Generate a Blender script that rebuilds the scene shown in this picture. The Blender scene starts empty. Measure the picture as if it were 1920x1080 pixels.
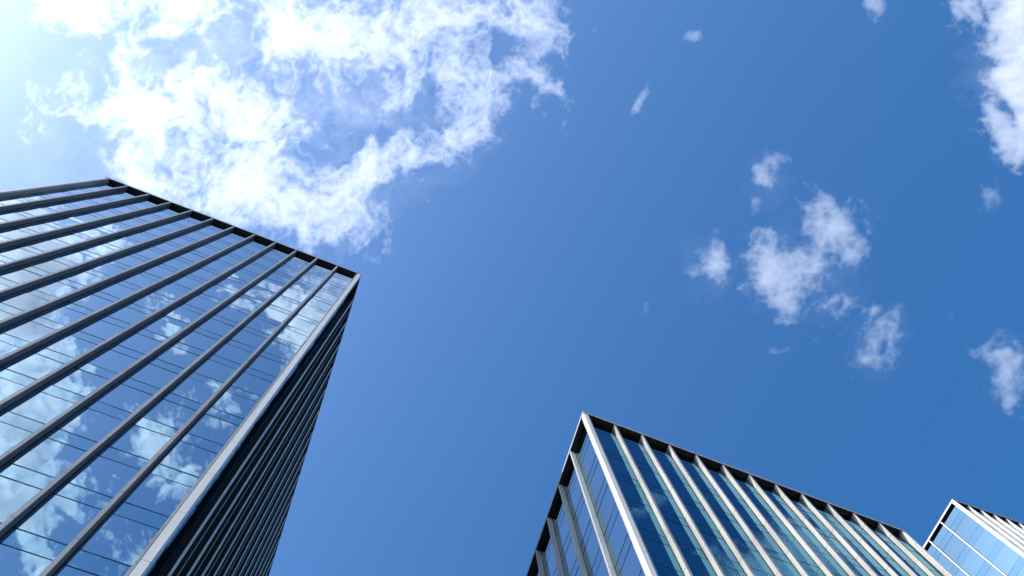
import bpy, math, random
import numpy as np
from mathutils import Matrix, Vector

SC = bpy.context.scene
COL = SC.collection
random.seed(7)

# ---------------------------------------------------------------- camera (x = right, y = down the picture, z = zenith)
FOC = 1700.0                                   # focal length in pixels of a 1920-wide frame
PPX, PPY = 960.0, 540.0
ZEN = (873.0, 247.0)                           # where the zenith falls in the frame
_u = np.array([ZEN[0] - PPX, ZEN[1] - PPY, FOC]); UP = _u / np.linalg.norm(_u)
_e = np.array([1.0, 0, 0]) - UP[0] * UP; EX = _e / np.linalg.norm(_e)
EY = np.cross(UP, EX)
CAM_H = 1.6
cam_data = bpy.data.cameras.new('camera')
cam_data.sensor_fit = 'HORIZONTAL'; cam_data.sensor_width = 36.0
cam_data.lens = 36.0 * FOC / 1920.0
cam_data.clip_start = 0.1; cam_data.clip_end = 30000.0
cam = bpy.data.objects.new('camera', cam_data); COL.objects.link(cam)
_R = np.stack([EX, EY, UP])                    # rows: world axes in camera space
_m = Matrix.Identity(4)
for _i in range(3):
    _m[_i][0] = _R[_i][0]; _m[_i][1] = -_R[_i][1]; _m[_i][2] = -_R[_i][2]
_m.translation = (0, 0, CAM_H)
cam.matrix_world = _m
SC.camera = cam

# ---------------------------------------------------------------- sky and sun
SUN_EL = math.radians(38)
SUN_AZ = np.array([-0.862, -0.507]); SUN_AZ /= np.linalg.norm(SUN_AZ)
SUN_DIR = Vector((SUN_AZ[0] * math.cos(SUN_EL), SUN_AZ[1] * math.cos(SUN_EL), math.sin(SUN_EL)))
world = bpy.data.worlds.new('World'); SC.world = world
world.use_nodes = True
wn, wl = world.node_tree.nodes, world.node_tree.links
wn.clear()
sky = wn.new('ShaderNodeTexSky'); sky.sky_type = 'NISHITA'; sky.sun_disc = False
sky.sun_elevation = SUN_EL
sky.sun_rotation = math.atan2(SUN_AZ[0], SUN_AZ[1])
sky.altitude = 200.0; sky.air_density = 1.0; sky.dust_density = 5.6; sky.ozone_density = 10.0
bg = wn.new('ShaderNodeBackground'); bg.inputs['Strength'].default_value = 0.15
wo = wn.new('ShaderNodeOutputWorld')
hsv = wn.new('ShaderNodeHueSaturation'); hsv.inputs['Saturation'].default_value = 1.16; hsv.inputs['Hue'].default_value = 0.495
wl.new(sky.outputs['Color'], hsv.inputs['Color']); wl.new(hsv.outputs['Color'], bg.inputs['Color']); wl.new(bg.outputs['Background'], wo.inputs['Surface'])
sun_data = bpy.data.lights.new('sun', 'SUN')
sun_data.energy = 4.4; sun_data.angle = math.radians(0.5); sun_data.color = (1.0, 0.96, 0.90)
sun = bpy.data.objects.new('sun', sun_data); COL.objects.link(sun)
sun.rotation_euler = SUN_DIR.to_track_quat('Z', 'Y').to_euler()
sun.location = (0, 0, 200)
SC.view_settings.view_transform = 'Standard'; SC.view_settings.look = 'None'
SC.view_settings.exposure = 0.84; SC.view_settings.gamma = 1.0; SC.view_settings.use_curve_mapping = False
SC.render.engine = 'CYCLES'
SC.cycles.max_bounces = 12; SC.cycles.glossy_bounces = 6; SC.cycles.diffuse_bounces = 3
SC.cycles.volume_bounces = 5; SC.cycles.transparent_max_bounces = 96
SC.cycles.use_denoising = True

# ---------------------------------------------------------------- helpers
def material(name):
    m = bpy.data.materials.new(name); m.use_nodes = True
    m.node_tree.nodes.clear()
    return m, m.node_tree.nodes, m.node_tree.links

def surface(name, color, rough, metal=0.0, vary=0.0, scale=1.5, stretch=(1, 1, 0.12), bump=0.0):
    m, n, l = material(name)
    o = n.new('ShaderNodeOutputMaterial'); p = n.new('ShaderNodeBsdfPrincipled')
    p.inputs['Roughness'].default_value = rough; p.inputs['Metallic'].default_value = metal
    tc = n.new('ShaderNodeTexCoord'); mp = n.new('ShaderNodeMapping'); mp.inputs['Scale'].default_value = stretch
    nz = n.new('ShaderNodeTexNoise'); nz.inputs['Scale'].default_value = scale; nz.inputs['Detail'].default_value = 6
    l.new(tc.outputs['Object'], mp.inputs['Vector']); l.new(mp.outputs['Vector'], nz.inputs['Vector'])
    rp = n.new('ShaderNodeValToRGB')
    rp.color_ramp.elements[0].position = 0.3; rp.color_ramp.elements[1].position = 0.7
    rp.color_ramp.elements[0].color = tuple(max(0, c * (1 - vary)) for c in color) + (1,)
    rp.color_ramp.elements[1].color = tuple(min(1, c * (1 + vary)) for c in color) + (1,)
    l.new(nz.outputs['Fac'], rp.inputs['Fac']); l.new(rp.outputs['Color'], p.inputs['Base Color'])
    if bump:
        b = n.new('ShaderNodeBump'); b.inputs['Strength'].default_value = bump; b.inputs['Distance'].default_value = 0.02
        l.new(nz.outputs['Fac'], b.inputs['Height']); l.new(b.outputs['Normal'], p.inputs['Normal'])
    l.new(p.outputs['BSDF'], o.inputs['Surface'])
    return m

def coated_glass(name, tint, wave, edge=(1, 1, 1)):
    # solar-control glazing: a mirror coating under a faintly wavy float-glass face
    m, n, l = material(name)
    o = n.new('ShaderNodeOutputMaterial'); p = n.new('ShaderNodeBsdfPrincipled')
    p.inputs['Base Color'].default_value = tint + (1,); p.inputs['Specular Tint'].default_value = edge + (1,)
    p.inputs['Metallic'].default_value = 1.0; p.inputs['Roughness'].default_value = 0.015
    tc = n.new('ShaderNodeTexCoord')
    mp = n.new('ShaderNodeMapping'); mp.inputs['Scale'].default_value = (1, 1, 0.45)
    nz = n.new('ShaderNodeTexNoise'); nz.inputs['Scale'].default_value = 0.55; nz.inputs['Detail'].default_value = 2
    b = n.new('ShaderNodeBump'); b.inputs['Strength'].default_value = 1.0; b.inputs['Distance'].default_value = wave
    l.new(tc.outputs['Object'], mp.inputs['Vector']); l.new(mp.outputs['Vector'], nz.inputs['Vector'])
    l.new(nz.outputs['Fac'], b.inputs['Height']); l.new(b.outputs['Normal'], p.inputs['Normal'])
    l.new(p.outputs['BSDF'], o.inputs['Surface'])
    return m

MAT = {
    'metal':  surface('pale_fin_metal', (0.32, 0.31, 0.28), 0.45, 0.0, 0.20, 2.0),
    'white':  surface('white_coated_metal', (0.74, 0.70, 0.63), 0.4, 0.0, 0.06, 2.0),
    'joint':  surface('dark_rubber_joint', (0.015, 0.016, 0.018), 0.6, 0.0, 0.2),
    'frame':  surface('dark_anodised_frame', (0.06, 0.11, 0.16), 0.2, 1.0, 0.35),
    'fin_shade':  surface('fin_side_painted_shade', (0.022, 0.019, 0.015), 0.95, 0.0, 0.3),  # fin sides on the unlit face: shade put into the colour
    'metal_shade':  surface('fin_metal_painted_shade', (0.15, 0.14, 0.128), 0.45, 0.0, 0.15, 2.0),  # darkened copy of the fin metal, shade painted in as colour
    'soffit': surface('black_soffit', (0.012, 0.012, 0.014), 0.7, 0.0, 0.3),
    'roof':   surface('grey_roofing', (0.25, 0.25, 0.25), 0.8, 0.0, 0.2),
    'vision': coated_glass('blue_mirror_glass', (0.25, 0.39, 0.47), 0.006),
    'spandrel': coated_glass('teal_spandrel_glass', (0.21, 0.37, 0.45), 0.005),
    'vision_dark': coated_glass('dimmed_mirror_glass', (0.08, 0.21, 0.27), 0.006, (0.54, 0.70, 0.80)),  # darker copy of the mirror glass; dim reflections put into the tint
    'spandrel_dark': coated_glass('dimmed_spandrel_glass', (0.07, 0.20, 0.26), 0.005, (0.54, 0.70, 0.80)),  # spandrels dimmed the same way, by tint
    'vision_pale': coated_glass('pale_blue_mirror_glass', (0.12, 0.20, 0.25), 0.004),
    'spandrel_pale': coated_glass('pale_blue_spandrel_glass', (0.10, 0.19, 0.25), 0.004),
    'paving': surface('ground_paving', (0.07, 0.07, 0.068), 0.85, 0.0, 0.25, 0.15, (1, 1, 1)),
}

class Boxes:
    """boxes in a skewed plan frame: s along one facade, t along the other, z up"""
    def __init__(self, org, a, b):
        self.o, self.a, self.b = org, a, b; self.v = []; self.f = []; self.mi = []
        self.flip = (a[0] * b[1] - a[1] * b[0]) < 0
    def add(self, s0, s1, t0, t1, z0, z1, mi=0, jit=None):
        k = len(self.v)
        for z in (z0, z1):
            for (s, t) in ((s0, t0), (s1, t0), (s1, t1), (s0, t1)):
                if jit: s, t = jit(s, t)
                self.v.append((self.o[0] + self.a[0] * s + self.b[0] * t, self.o[1] + self.a[1] * s + self.b[1] * t, z))
        fs = [(0, 3, 2, 1), (4, 5, 6, 7), (0, 1, 5, 4), (1, 2, 6, 5), (2, 3, 7, 6), (3, 0, 4, 7)]
        for q in fs:
            q = tuple(k + i for i in q)
            self.f.append(q[::-1] if self.flip else q); self.mi.append(mi)
    def ladder(self, put, cols, rows, d0, d1):
        # one connected frame: two upright stiles joined by a rail at every row
        zs = [z for r in rows for z in r]; rail = [i % 2 == 0 for i in range(len(zs) - 1)]
        idx = {}
        def vid(c, r, f):
            if (c, r, f) not in idx:
                q = Boxes(self.o, self.a, self.b); d = d1 if f else d0
                put(q, cols[c], cols[c], d, d, zs[r], zs[r])
                idx[(c, r, f)] = len(self.v); self.v.append(q.v[0])
            return idx[(c, r, f)]
        full = lambda c, r: 0 <= r < len(rail) and 0 <= c < 3 and (c != 1 or rail[r])
        for r in range(len(rail)):
            for c in range(3):
                if not full(c, r): continue
                for f in (0, 1):
                    self.f.append(tuple(vid(*k, f) for k in ((c, r), (c + 1, r), (c + 1, r + 1), (c, r + 1))))
                for (dc, dr, k0, k1) in ((-1, 0, (c, r), (c, r + 1)), (1, 0, (c + 1, r), (c + 1, r + 1)), (0, -1, (c, r), (c + 1, r)), (0, 1, (c, r + 1), (c + 1, r + 1))):
                    if not full(c + dc, r + dr):
                        self.f.append((vid(*k0, 0), vid(*k1, 0), vid(*k1, 1), vid(*k0, 1)))
        self.mi = [0] * len(self.f)
    def build(self, name, mats, parent):
        me = bpy.data.meshes.new(name); me.from_pydata(self.v, [], self.f)
        for m in mats: me.materials.append(m)
        me.polygons.foreach_set('material_index', self.mi); me.update()
        o = bpy.data.objects.new(name, me); COL.objects.link(o); o.parent = parent
        return o

def plan(u, v):
    """direction of a point of the 1920x1080 frame, as plan offset per metre of height"""
    d = np.array([u - PPX, v - PPY, FOC]); t = 1.0 / (d @ UP)
    return np.array([d @ EX * t, d @ EY * t])

# ---------------------------------------------------------------- ground
def ground():
    me = bpy.data.meshes.new('ground'); r = 9000.0
    me.from_pydata([(-r, -r, 0), (r, -r, 0), (r, r, 0), (-r, r, 0)], [], [(0, 1, 2, 3)])
    me.materials.append(MAT['paving'])
    o = bpy.data.objects.new('ground', me); COL.objects.link(o); o['kind'] = 'structure'
ground()

# ---------------------------------------------------------------- towers
def tower(label, corner_px, a, b, H, bay_a, bay_b, n_a, n_b, floor_z, floor_h, spandrel, painted_shade={}, glass={}, mid_fins=()):
    """corner_px: outer roof corner nearest the zenith; a, b: plan directions of its two facades; H above the lens"""
    a = np.array(a) / np.hypot(*a); b = np.array(b) / np.hypot(*b)
    org = plan(*corner_px) * H
    top = H + CAM_H
    la = bay_a * (n_a + 0.22); lb = bay_b * (n_b + 0.22)
    root = bpy.data.objects.new('office_tower', None); COL.objects.link(root)
    root.location = (org[0], org[1], 0); root['label'] = label; root['category'] = 'building'
    root['group'] = 'glass office towers with pale fins'
    O = (0.0, 0.0)
    dep = 0.178 * bay_a; fw = 0.075 * bay_a; cw = 0.15 * bay_a
    slab = 0.32; zt = top - slab
    # roof: one slab over the whole plan, black underneath, pale edge trim round it
    rf = Boxes(O, a, b); rf.add(0.03, la - 0.03, 0.03, lb - 0.03, zt, top - 0.02)
    roof = rf.build('roof', [MAT['soffit']], root)
    cp = Boxes(O, a, b); cp.add(0.5, la - 0.5, 0.5, lb - 0.5, top - 0.02, top + 0.01); cp.build('roof_covering', [MAT['roof']], roof)
    tr = Boxes(O, a, b)
    tr.add(0, la, 0, 0.03, zt + .03, top + .04); tr.add(0, la, lb - .03, lb, zt + .03, top + .04)
    tr.add(0, .03, 0.03, lb - .03, zt + .03, top + .04); tr.add(la - .03, la, .03, lb - .03, zt + .03, top + .04)
    tr.build('roof_edge', [MAT['metal']], roof)
    # floor lines
    lines = []
    z = floor_z + CAM_H
    while z - floor_h > 0.5: z -= floor_h
    while z < zt - 0.3: lines.append(z); z += floor_h
    levels = [0.02] + lines + [zt]
    # four corner columns, in storey lengths with open joints over a dark backing
    for (s0, t0) in ((0.025, 0.025), (la - cw - .025, 0.025), (0.025, lb - cw - .025), (la - cw - .025, lb - cw - .025)):
        c = Boxes(O, a, b); j = Boxes(O, a, b)
        for z0, z1 in zip(levels[:-1], levels[1:]): c.add(s0, s0 + cw, t0, t0 + cw, z0 + .018, z1 - .018)
        j.add(s0 + .02, s0 + cw - .02, t0 + .02, t0 + cw - .02, .01, zt - .01)
        o = c.build('corner_column', [MAT['white']], root); j.build('joint_backing', [MAT['joint']], o)
    def face(side):
        along = side in ('a0', 'a1')
        n, bay, L, W = (n_a, bay_a, la, lb) if along else (n_b, bay_b, lb, la)
        far = side[1] == '1'; tone = glass.get(side, '')
        def put(B, p0, p1, d0, d1, z0, z1, mi=0, jit=None):
            e0, e1 = (W - d1, W - d0) if far else (d0, d1)
            if along: B.add(p0, p1, e0, e1, z0, z1, mi, jit)
            else: B.add(e0, e1, p0, p1, z0, z1, mi, jit)
        centres = [bay * (1.16 + k) for k in range(n - 1)]
        edges = [cw + .025] + centres + [L - cw - .025]
        for k, p in enumerate(centres):                     # one projecting fin per bay line
            f = Boxes(O, a, b); g = Boxes(O, a, b)
            for z0, z1 in zip(levels[:-1], levels[1:]):
                if side in painted_shade:                      # pale nosing; shade painted into the blade behind it
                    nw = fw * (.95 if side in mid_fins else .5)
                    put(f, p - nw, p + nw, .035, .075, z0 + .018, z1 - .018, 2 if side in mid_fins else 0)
                    put(f, p - fw / 2 + .012, p + fw / 2 - .012, .0752, dep - .016, z0 + .018, z1 - .018, painted_shade[side])
                else:
                    put(f, p - fw / 2, p + fw / 2, .035, dep - .016, z0 + .018, z1 - .018)
            put(g, p - fw / 2 + .015, p + fw / 2 - .015, .05, dep - .018, .01, zt - .01)
            put(g, p - fw / 2 - .012, p + fw / 2 + .012, dep - .016, dep + .03, .01, zt - .004)
            o = f.build('fin', [MAT['metal'], MAT['fin_shade'], MAT['white'], MAT['metal_shade']], root); g.build('joint_backing', [MAT['joint']], o)
        if side in mid_fins:                                # a slimmer blade half way along every bay
            for p in [q - bay / 2 for q in centres[1:]]:
                f = Boxes(O, a, b)
                for z0, z1 in zip(levels[:-1], levels[1:]):
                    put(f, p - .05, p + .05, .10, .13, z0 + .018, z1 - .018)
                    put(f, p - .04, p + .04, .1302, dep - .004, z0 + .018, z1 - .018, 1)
                f.build('mullion_blade', [MAT['metal'], MAT['fin_shade']], root)
        for k in range(len(edges) - 1):                     # one glazed strip per bay
            p0, p1 = edges[k], edges[k + 1]
            w = Boxes(O, a, b); tframe = Boxes(O, a, b)
            zs = [0.05]
            for zz in lines: zs += [zz - spandrel, zz]
            zs.append(zt - .002)
            for i, (z0, z1) in enumerate(zip(zs[:-1], zs[1:])):
                if z1 - z0 < .1: continue
                tx, tz = random.gauss(0, .0038), random.gauss(0, .003)
                pm, zm = (p0 + p1) / 2, (z0 + z1) / 2
                # each pane hangs a hair out of plane, so reflections break from pane to pane
                base = len(w.v)
                put(w, p0, p1, dep, dep + .06, z0, z1, 1 if (i % 2 == 1) else 0)
                ax = np.array(a if along else b); nb = np.array(b if along else a) * (-1 if far else 1)
                for q in range(base, base + 8):
                    x, y, zq = w.v[q]
                    M2 = np.linalg.solve(np.array([[a[0], b[0]], [a[1], b[1]]]), np.array([x, y]))
                    pq = M2[0] if along else M2[1]
                    off = tx * (pq - pm) + tz * (zq - zm)
                    w.v[q] = (x + nb[0] * off, y + nb[1] * off, zq)
            th = .014 if tone == '_dark' else .032
            rows = [(.02, .05)]
            for zz in lines: rows += [(zz - spandrel - th / 2, zz - spandrel + th / 2), (zz - th, zz + th)]
            rows.append((zt - .05, zt - .006))
            e0 = p0 + (fw / 2 + .016 if k else .004); e1 = p1 - (fw / 2 + .016 if k < len(edges) - 2 else .004)
            tframe.ladder(put, [e0, e0 + .045, e1 - .045, e1], rows, dep - .014, dep + .03)
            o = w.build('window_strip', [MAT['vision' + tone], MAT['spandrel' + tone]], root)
            tframe.build('window_frame', [MAT['frame']], o)
        # pale edge frames between the corner columns and the first panes
        for q0, q1 in ((cw + .08, cw + .17), (L - cw - .17, L - cw - .08)):
            e = Boxes(O, a, b); put(e, q0, q1, .07, dep - .004, .02, zt - .01)
            e.build('edge_frame', [MAT['metal']], root)
    for sd in ('a0', 'b0', 'a1', 'b1'): face(sd)
    return root

BASE = 32.03
tower('tallest glass tower, fins dark grey in shade, clouds mirrored across its front and a near-black side', (678, 514),
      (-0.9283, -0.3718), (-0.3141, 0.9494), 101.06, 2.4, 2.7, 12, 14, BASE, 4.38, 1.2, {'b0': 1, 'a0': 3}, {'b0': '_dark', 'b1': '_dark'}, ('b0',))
tower('lower glass tower with glass reflecting deep teal between sunlit pale fins, standing alone below open sky', (1092.5, 771),
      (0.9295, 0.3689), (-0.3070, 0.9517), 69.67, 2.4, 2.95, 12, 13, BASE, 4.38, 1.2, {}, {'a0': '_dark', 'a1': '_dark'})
tower('glass tower peeking out behind the teal one, pale blue glass and the brightest white fins', (1785.4, 936),
      (0.9410, 0.3385), (-0.4579, 0.8890), 113.0, 1.95, 3.0, 12, 10, BASE, 4.38, 1.2, {}, dict.fromkeys(('a0', 'b0', 'a1', 'b1'), '_pale'))

# ---------------------------------------------------------------- cloud shapes
def _hash(ix, iy, seed):
    h = (ix * 374761393 + iy * 668265263 + seed * 974711) & 0xFFFFFFFF
    h = ((h ^ (h >> 13)) * 1274126177) & 0xFFFFFFFF
    h = ((h ^ (h >> 16)) * 2246822519) & 0xFFFFFFFF
    return (h ^ (h >> 15)) & 0xFFFF
def gnoise(x, y, seed):
    ix = np.floor(x).astype(np.int64); iy = np.floor(y).astype(np.int64)
    fx = x - ix; fy = y - iy
    ux = fx * fx * fx * (fx * (fx * 6 - 15) + 10); uy = fy * fy * fy * (fy * (fy * 6 - 15) + 10)
    def g(dx, dy):
        a = _hash(ix + dx, iy + dy, seed) * (2 * np.pi / 65536.0)
        return np.cos(a) * (fx - dx) + np.sin(a) * (fy - dy)
    n0 = g(0, 0) * (1 - ux) + g(1, 0) * ux
    n1 = g(0, 1) * (1 - ux) + g(1, 1) * ux
    return (n0 * (1 - uy) + n1 * uy) * 1.4
def fbm(x, y, seed, octaves=6, gain=0.55):
    s = np.zeros_like(x); a = 1.0; t = 0.0; f = 1.0
    for k in range(octaves):
        s += a * gnoise(x * f + 17.3 * k, y * f - 9.1 * k, seed + k); t += a
        a *= gain; f *= 2.03
    return s / t
def billow(x, y, seed, octaves=5, gain=0.55):
    s = np.zeros_like(x); a = 1.0; t = 0.0; f = 1.0
    for k in range(octaves):
        s += a * np.abs(gnoise(x * f + 7.7 * k, y * f + 3.1 * k, seed + 40 + k)) * 2; t += a
        a *= gain; f *= 2.1
    return s / t
def field(U, V, blobs, holes, seed, wisp=1.0, veil=()):
    w1 = fbm(U / 150, V / 150, seed + 100, 4); w2 = fbm(U / 150 + 31, V / 150 + 5, seed + 200, 4)
    w3 = fbm(U / 32, V / 32, seed + 300, 3); w4 = fbm(U / 32 + 9, V / 32 - 4, seed + 400, 3)
    k = 1.0 if U.max() - U.min() > 600 else .45
    X = U + k * 55 * w1 + 8 * w3; Y = V + k * 55 * w2 + 8 * w4
    free = np.ones_like(U)
    for (cx, cy, rx, ry, rot, w) in blobs:
        c, s = np.cos(np.radians(rot)), np.sin(np.radians(rot))
        a = ((X - cx) * c + (Y - cy) * s) / rx; b = (-(X - cx) * s + (Y - cy) * c) / ry
        free *= 1 - np.clip(w * np.exp(-0.75 * (a * a + b * b)), 0, .995)
    M = 1 - free
    for (cx, cy, rx, ry, rot, w) in holes:
        c, s = np.cos(np.radians(rot)), np.sin(np.radians(rot))
        a = ((X - cx) * c + (Y - cy) * s) / rx; b = (-(X - cx) * s + (Y - cy) * c) / ry
        M = M * (1 - w * np.exp(-0.75 * (a * a + b * b)))
    n = fbm(X / 110, Y / 110, seed, 7, .62)
    bl = billow(X / 48, Y / 48, seed, 6, .62)
    fine = fbm(U / 22, V / 22, seed + 500, 5, .68)
    v = M * 1.15 + wisp * (n * .75 + (.40 - bl) * .55 + fine * .34) - .30
    v = np.clip(v, 0, None)
    v[M < .04] = 0
    v = v ** 1.5
    v = v / (1 + .45 * v)
    if veil:                                       # thin haze that fills the gaps and frays outwards
        cx, cy, rx, ry, rot, w = veil
        c, s = np.cos(np.radians(rot)), np.sin(np.radians(rot))
        a = ((X - cx) * c + (Y - cy) * s) / rx; b = (-(X - cx) * s + (Y - cy) * c) / ry
        v = v + w * np.clip(1 - (a * a + b * b), 0, 1) ** 1.5 * np.clip(.55 + 1.1 * n - .35 * bl, 0.04, 1.5)
    return v
# label, grid step (1/1920 of the frame width), extent, puffs (u, v, ru, rv, turn, weight), gaps, seed, raggedness
CLOUDS = [
 ('broad ragged white cloud bank filling the upper left of the sky', 2.5, (0,1120,-170,500), [
  (150,15,62,42,0,.93),(120,-60,70,60,0,.8),(300,55,62,45,-20,.66),(228,140,24,70,10,.55),(250,218,100,38,5,.93),(370,185,80,55,20,.85),
  (480,235,85,50,10,.8),(240,315,36,34,0,.68),(440,300,95,45,0,.72),(490,385,150,56,15,.95),(572,408,62,34,20,.8),
  (640,350,100,38,-35,.86),(770,285,120,32,-22,.86),(868,205,42,75,25,.78),(640,75,125,58,10,.94),(520,75,80,30,-35,.82),
  (760,50,100,60,0,.66),(900,50,100,58,0,.68),(985,30,46,55,0,.78),(1005,152,52,18,25,.8),(935,135,75,36,10,.6),
  (745,190,30,18,-20,.55),(690,255,14,50,20,.5),(560,290,50,40,0,.5),(330,0,90,40,0,.55),(520,-80,180,60,0,.7),(820,-70,170,60,0,.75),
  (880,-150,70,40,0,.8),(720,150,260,140,0,.22),(330,180,260,170,0,.24)],
  [(640,195,85,30,-5,.75),(720,130,40,22,0,.35),(948,88,24,18,0,.75),(800,225,45,20,-10,.5),(425,95,55,45,-30,.8),(300,125,36,34,0,.7),(610,270,60,25,-40,.45),(200,70,25,25,0,.4)], 3, 1.0, .5, (520,200,520,290,-10,.26)),
 ('dense white cloud with a crisp left edge, cut off by the top right corner', 2.5, (1740,2080,-140,330), [
  (1925,40,62,90,0,.97),(1960,150,70,110,0,.98),(1905,150,28,55,-20,.75),(1812,15,42,34,0,.68),(1852,232,32,22,-10,.68),(1893,268,32,34,-30,.76),(1990,40,90,160,0,.97)],
  [(1890,215,10,30,-30,.7)], 11, .9, .8, (1900,150,140,200,0,.08)),
 ('small pale cloud hanging from the top edge, nearest the dense corner cloud', 2.5, (1580,1700,-80,80), [(1642,2,22,38,-15,.72),(1636,-30,26,22,0,.6)], [], 13, .7, .45),
 ('small round pale puff just below the dense corner cloud', 2.5, (1810,1930,310,430), [(1864,368,24,27,20,.64)], [], 14, .7, .4),
 ('ragged white cloud alone in the open blue, largest of the right half', 2.5, (1340,1690,340,640), [
  (1432,470,36,44,0,.74),(1455,520,44,36,20,.72),(1515,500,46,40,-20,.78),(1570,425,54,46,10,.78),(1610,468,30,20,0,.66),(1530,430,26,40,0,.6),(1478,560,34,18,10,.6),(1408,440,26,14,-15,.55),(1545,375,12,28,20,.5),(1588,572,22,11,35,.44),(1480,590,12,26,10,.45),(1385,535,18,10,-25,.48),(1545,555,14,26,-20,.5),(1520,580,120,50,0,.2)],
  [(1468,425,18,26,0,.85),(1580,530,36,26,0,.8)], 17, 1.0, .42, (1500,505,165,125,10,.10)),
 ('upright wispy cloud just left of the largest lone cloud', 2.5, (1240,1390,410,600), [(1335,475,20,42,-10,.64),(1312,512,38,15,-15,.56),(1345,510,18,20,0,.5),(1330,500,60,60,0,.2)], [], 19, .9, .38, (1322,505,70,90,0,.08)),
 ('thin hook-shaped wisp above the largest lone cloud', 2.5, (1380,1510,265,440), [(1455,308,34,13,-35,.6),(1435,335,18,18,0,.56),(1416,385,9,28,10,.5),(1440,325,40,40,0,.2)], [], 23, .9, .34, (1440,340,60,75,0,.07)),
 ('faint torn cloud patch to the lower right of the largest lone cloud', 2.5, (1580,1740,540,730), [(1655,625,30,34,0,.56),(1640,658,34,15,-15,.54),(1672,648,16,38,0,.54),(1632,578,12,10,0,.5),(1655,640,60,60,0,.22)], [(1655,648,11,12,0,.6)], 29, .95, .34, (1655,640,78,90,0,.09)),
 ('ragged cloud with a trailing tail, lowest at the right edge', 2.5, (1790,1980,580,810), [(1892,690,36,46,0,.72),(1905,690,30,24,0,.6),(1892,748,14,36,-15,.66),(1842,662,36,16,20,.55),(1890,690,60,70,0,.22)], [], 31, .95, .42, (1888,695,85,105,0,.08)),
 ('narrow upright streak of cloud in the upper middle', 2, (1165,1245,125,240), [(1201,185,9,36,20,.68),(1195,203,10,15,10,.5)], [], 37, .9, .3),
 ('tiny flat fleck of cloud near the top, right of centre', 2, (1265,1350,35,105), [(1305,68,22,9,-25,.62),(1294,70,16,8,20,.46)], [], 41, .9, .26),
 ('tiny faint tuft of cloud in the middle of the sky', 2, (1180,1245,540,620), [(1211,582,12,19,10,.5)], [], 43, .45, .25),
 ('tiny flat scrap of cloud below the largest lone cloud', 2, (1425,1515,625,685), [(1475,656,28,8,-8,.5),(1452,658,12,9,0,.45)], [], 47, .5, .25),
 ('faintest tiny tuft, between the torn patch and the right edge', 2, (1750,1810,545,625), [(1779,585,12,19,10,.48)], [], 53, .45, .22),
 # beyond the top of the frame: what the left tower's glass mirrors
 ('great white cloud overhead seen mirrored across the left tower glass', 4, (150,1080,-1250,-330), [
  (330,-500,85,70,0,.95),(290,-470,90,60,0,.95),(400,-640,90,60,0,.95),(420,-590,80,70,0,.95),(520,-700,95,80,0,.95),(430,-440,60,50,0,.85),(600,-840,110,90,0,.95),(640,-1010,120,90,0,.9),(720,-930,80,60,0,.7),
  (790,-640,60,60,0,.66),(900,-690,60,60,0,.66),(870,-480,50,50,0,.62),(840,-1090,70,40,0,.6),(960,-880,60,60,0,.6),(700,-420,50,30,0,.55),(480,-380,60,30,0,.5)],
  [(640,-560,80,60,0,.9),(720,-780,50,40,0,.6)], 61, 1.0, 2.1),
 ('pale cloud overhead mirrored in the upper corner of the left tower glass', 3, (640,1040,-330,-100), [
  (840,-215,60,40,0,.86),(920,-240,60,45,0,.85),(880,-190,60,30,0,.8),(725,-268,40,26,0,.55),(900,-300,50,25,0,.55)], [], 67, 1.0, 1.7),
]
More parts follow.
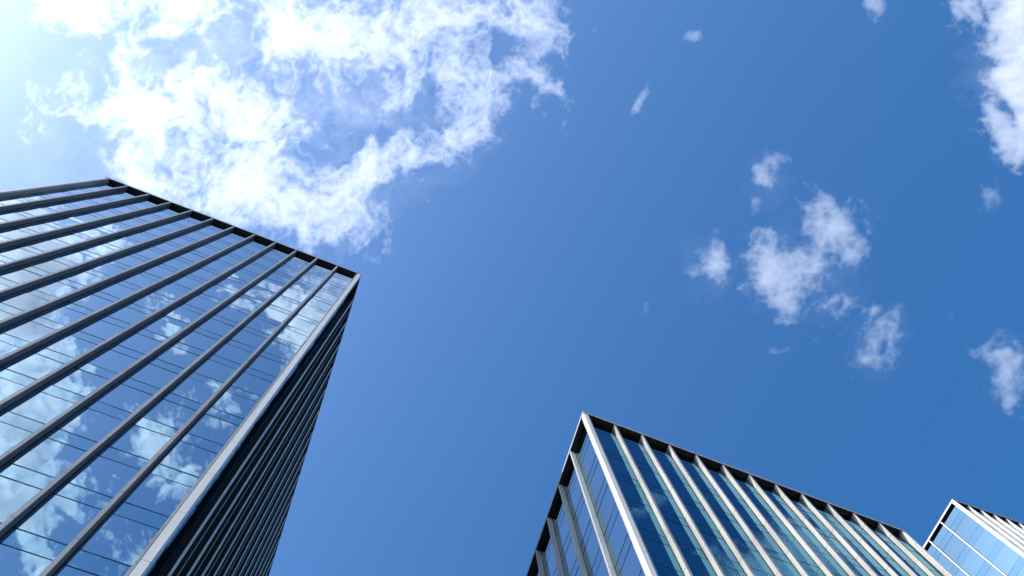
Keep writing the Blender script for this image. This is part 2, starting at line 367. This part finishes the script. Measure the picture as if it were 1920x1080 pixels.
# ---------------------------------------------------------------- clouds: closed lens-shaped bodies of lit vapour at 1500 m
CLOUD_ALT, CLOUD_THICK, CLOUD_TAU = 1500.0, 40.0, 2.2
def cloud_material():
    m, n, l = material('cloud_vapour')
    o = n.new('ShaderNodeOutputMaterial'); v = n.new('ShaderNodeVolumeScatter')
    v.inputs['Color'].default_value = (1.0, 0.995, 0.95, 1); v.inputs['Density'].default_value = CLOUD_TAU / CLOUD_THICK
    v.inputs['Anisotropy'].default_value = 0.42
    l.new(v.outputs['Volume'], o.inputs['Volume'])
    return m
CLOUD_MAT = cloud_material()
def cloud(label, step, box, blobs, holes, seed, wisp, body=0.4, veil=(), alt=CLOUD_ALT):
    u0, u1, v0, v1 = box
    us = np.arange(u0, u1 + step, step, dtype=float); vs = np.arange(v0, v1 + step, step, dtype=float)
    U, V = np.meshgrid(us, vs)
    D = field(U.ravel(), V.ravel(), blobs, holes, seed, wisp, veil).reshape(U.shape)
    D[0, :] = D[-1, :] = 0; D[:, 0] = D[:, -1] = 0
    D[D < .006] = 0
    dx, dy, dz = U - PPX, V - PPY, FOC
    t = alt / (dx * UP[0] + dy * UP[1] + dz * UP[2])
    X = (dx * EX[0] + dy * EX[1] + dz * EX[2]) * t; Y = (dx * EY[0] + dy * EY[1] + dz * EY[2]) * t
    ny, nx = D.shape
    pos = D > 0
    cell = pos[:-1, :-1] | pos[1:, :-1] | pos[:-1, 1:] | pos[1:, 1:]
    use = np.zeros_like(pos); use[:-1, :-1] |= cell; use[1:, :-1] |= cell; use[:-1, 1:] |= cell; use[1:, 1:] |= cell
    lo = np.full(D.shape, -1); up = lo.copy()
    n0 = int(use.sum()); lo[use] = np.arange(n0)
    up[use] = lo[use]; n1 = int(pos.sum()); up[pos] = n0 + np.arange(n1)
    cx, cy = X[use].mean(), Y[use].mean()
    th = CLOUD_THICK * D * body
    co = np.concatenate([np.stack([X[use] - cx, Y[use] - cy, -.45 * th[use]], 1), np.stack([X[pos] - cx, Y[pos] - cy, .55 * th[pos]], 1)])
    jj, ii = np.nonzero(cell)
    A, B, C_, D_ = (jj, ii), (jj, ii + 1), (jj + 1, ii + 1), (jj + 1, ii)
    ql = np.stack([lo[A], lo[B], lo[C_], lo[D_]], 1); qu = np.stack([up[A], up[D_], up[C_], up[B]], 1)
    q = np.concatenate([ql[:, ::-1], qu[:, ::-1]]).astype(np.int32)
    me = bpy.data.meshes.new('cloud')
    me.vertices.add(len(co)); me.vertices.foreach_set('co', co.astype(np.float32).ravel())
    me.loops.add(q.size); me.loops.foreach_set('vertex_index', q.ravel())
    me.polygons.add(len(q)); me.polygons.foreach_set('loop_start', np.arange(0, q.size, 4, dtype=np.int32))
    me.update(calc_edges=True); me.validate()
    me.materials.append(CLOUD_MAT)
    o = bpy.data.objects.new('cloud', me); COL.objects.link(o); o.location = (cx, cy, alt + CAM_H)
    o['label'] = label; o['category'] = 'cloud'; o['group'] = 'white clouds in the blue sky'
    return o
for args in CLOUDS: cloud(*args)
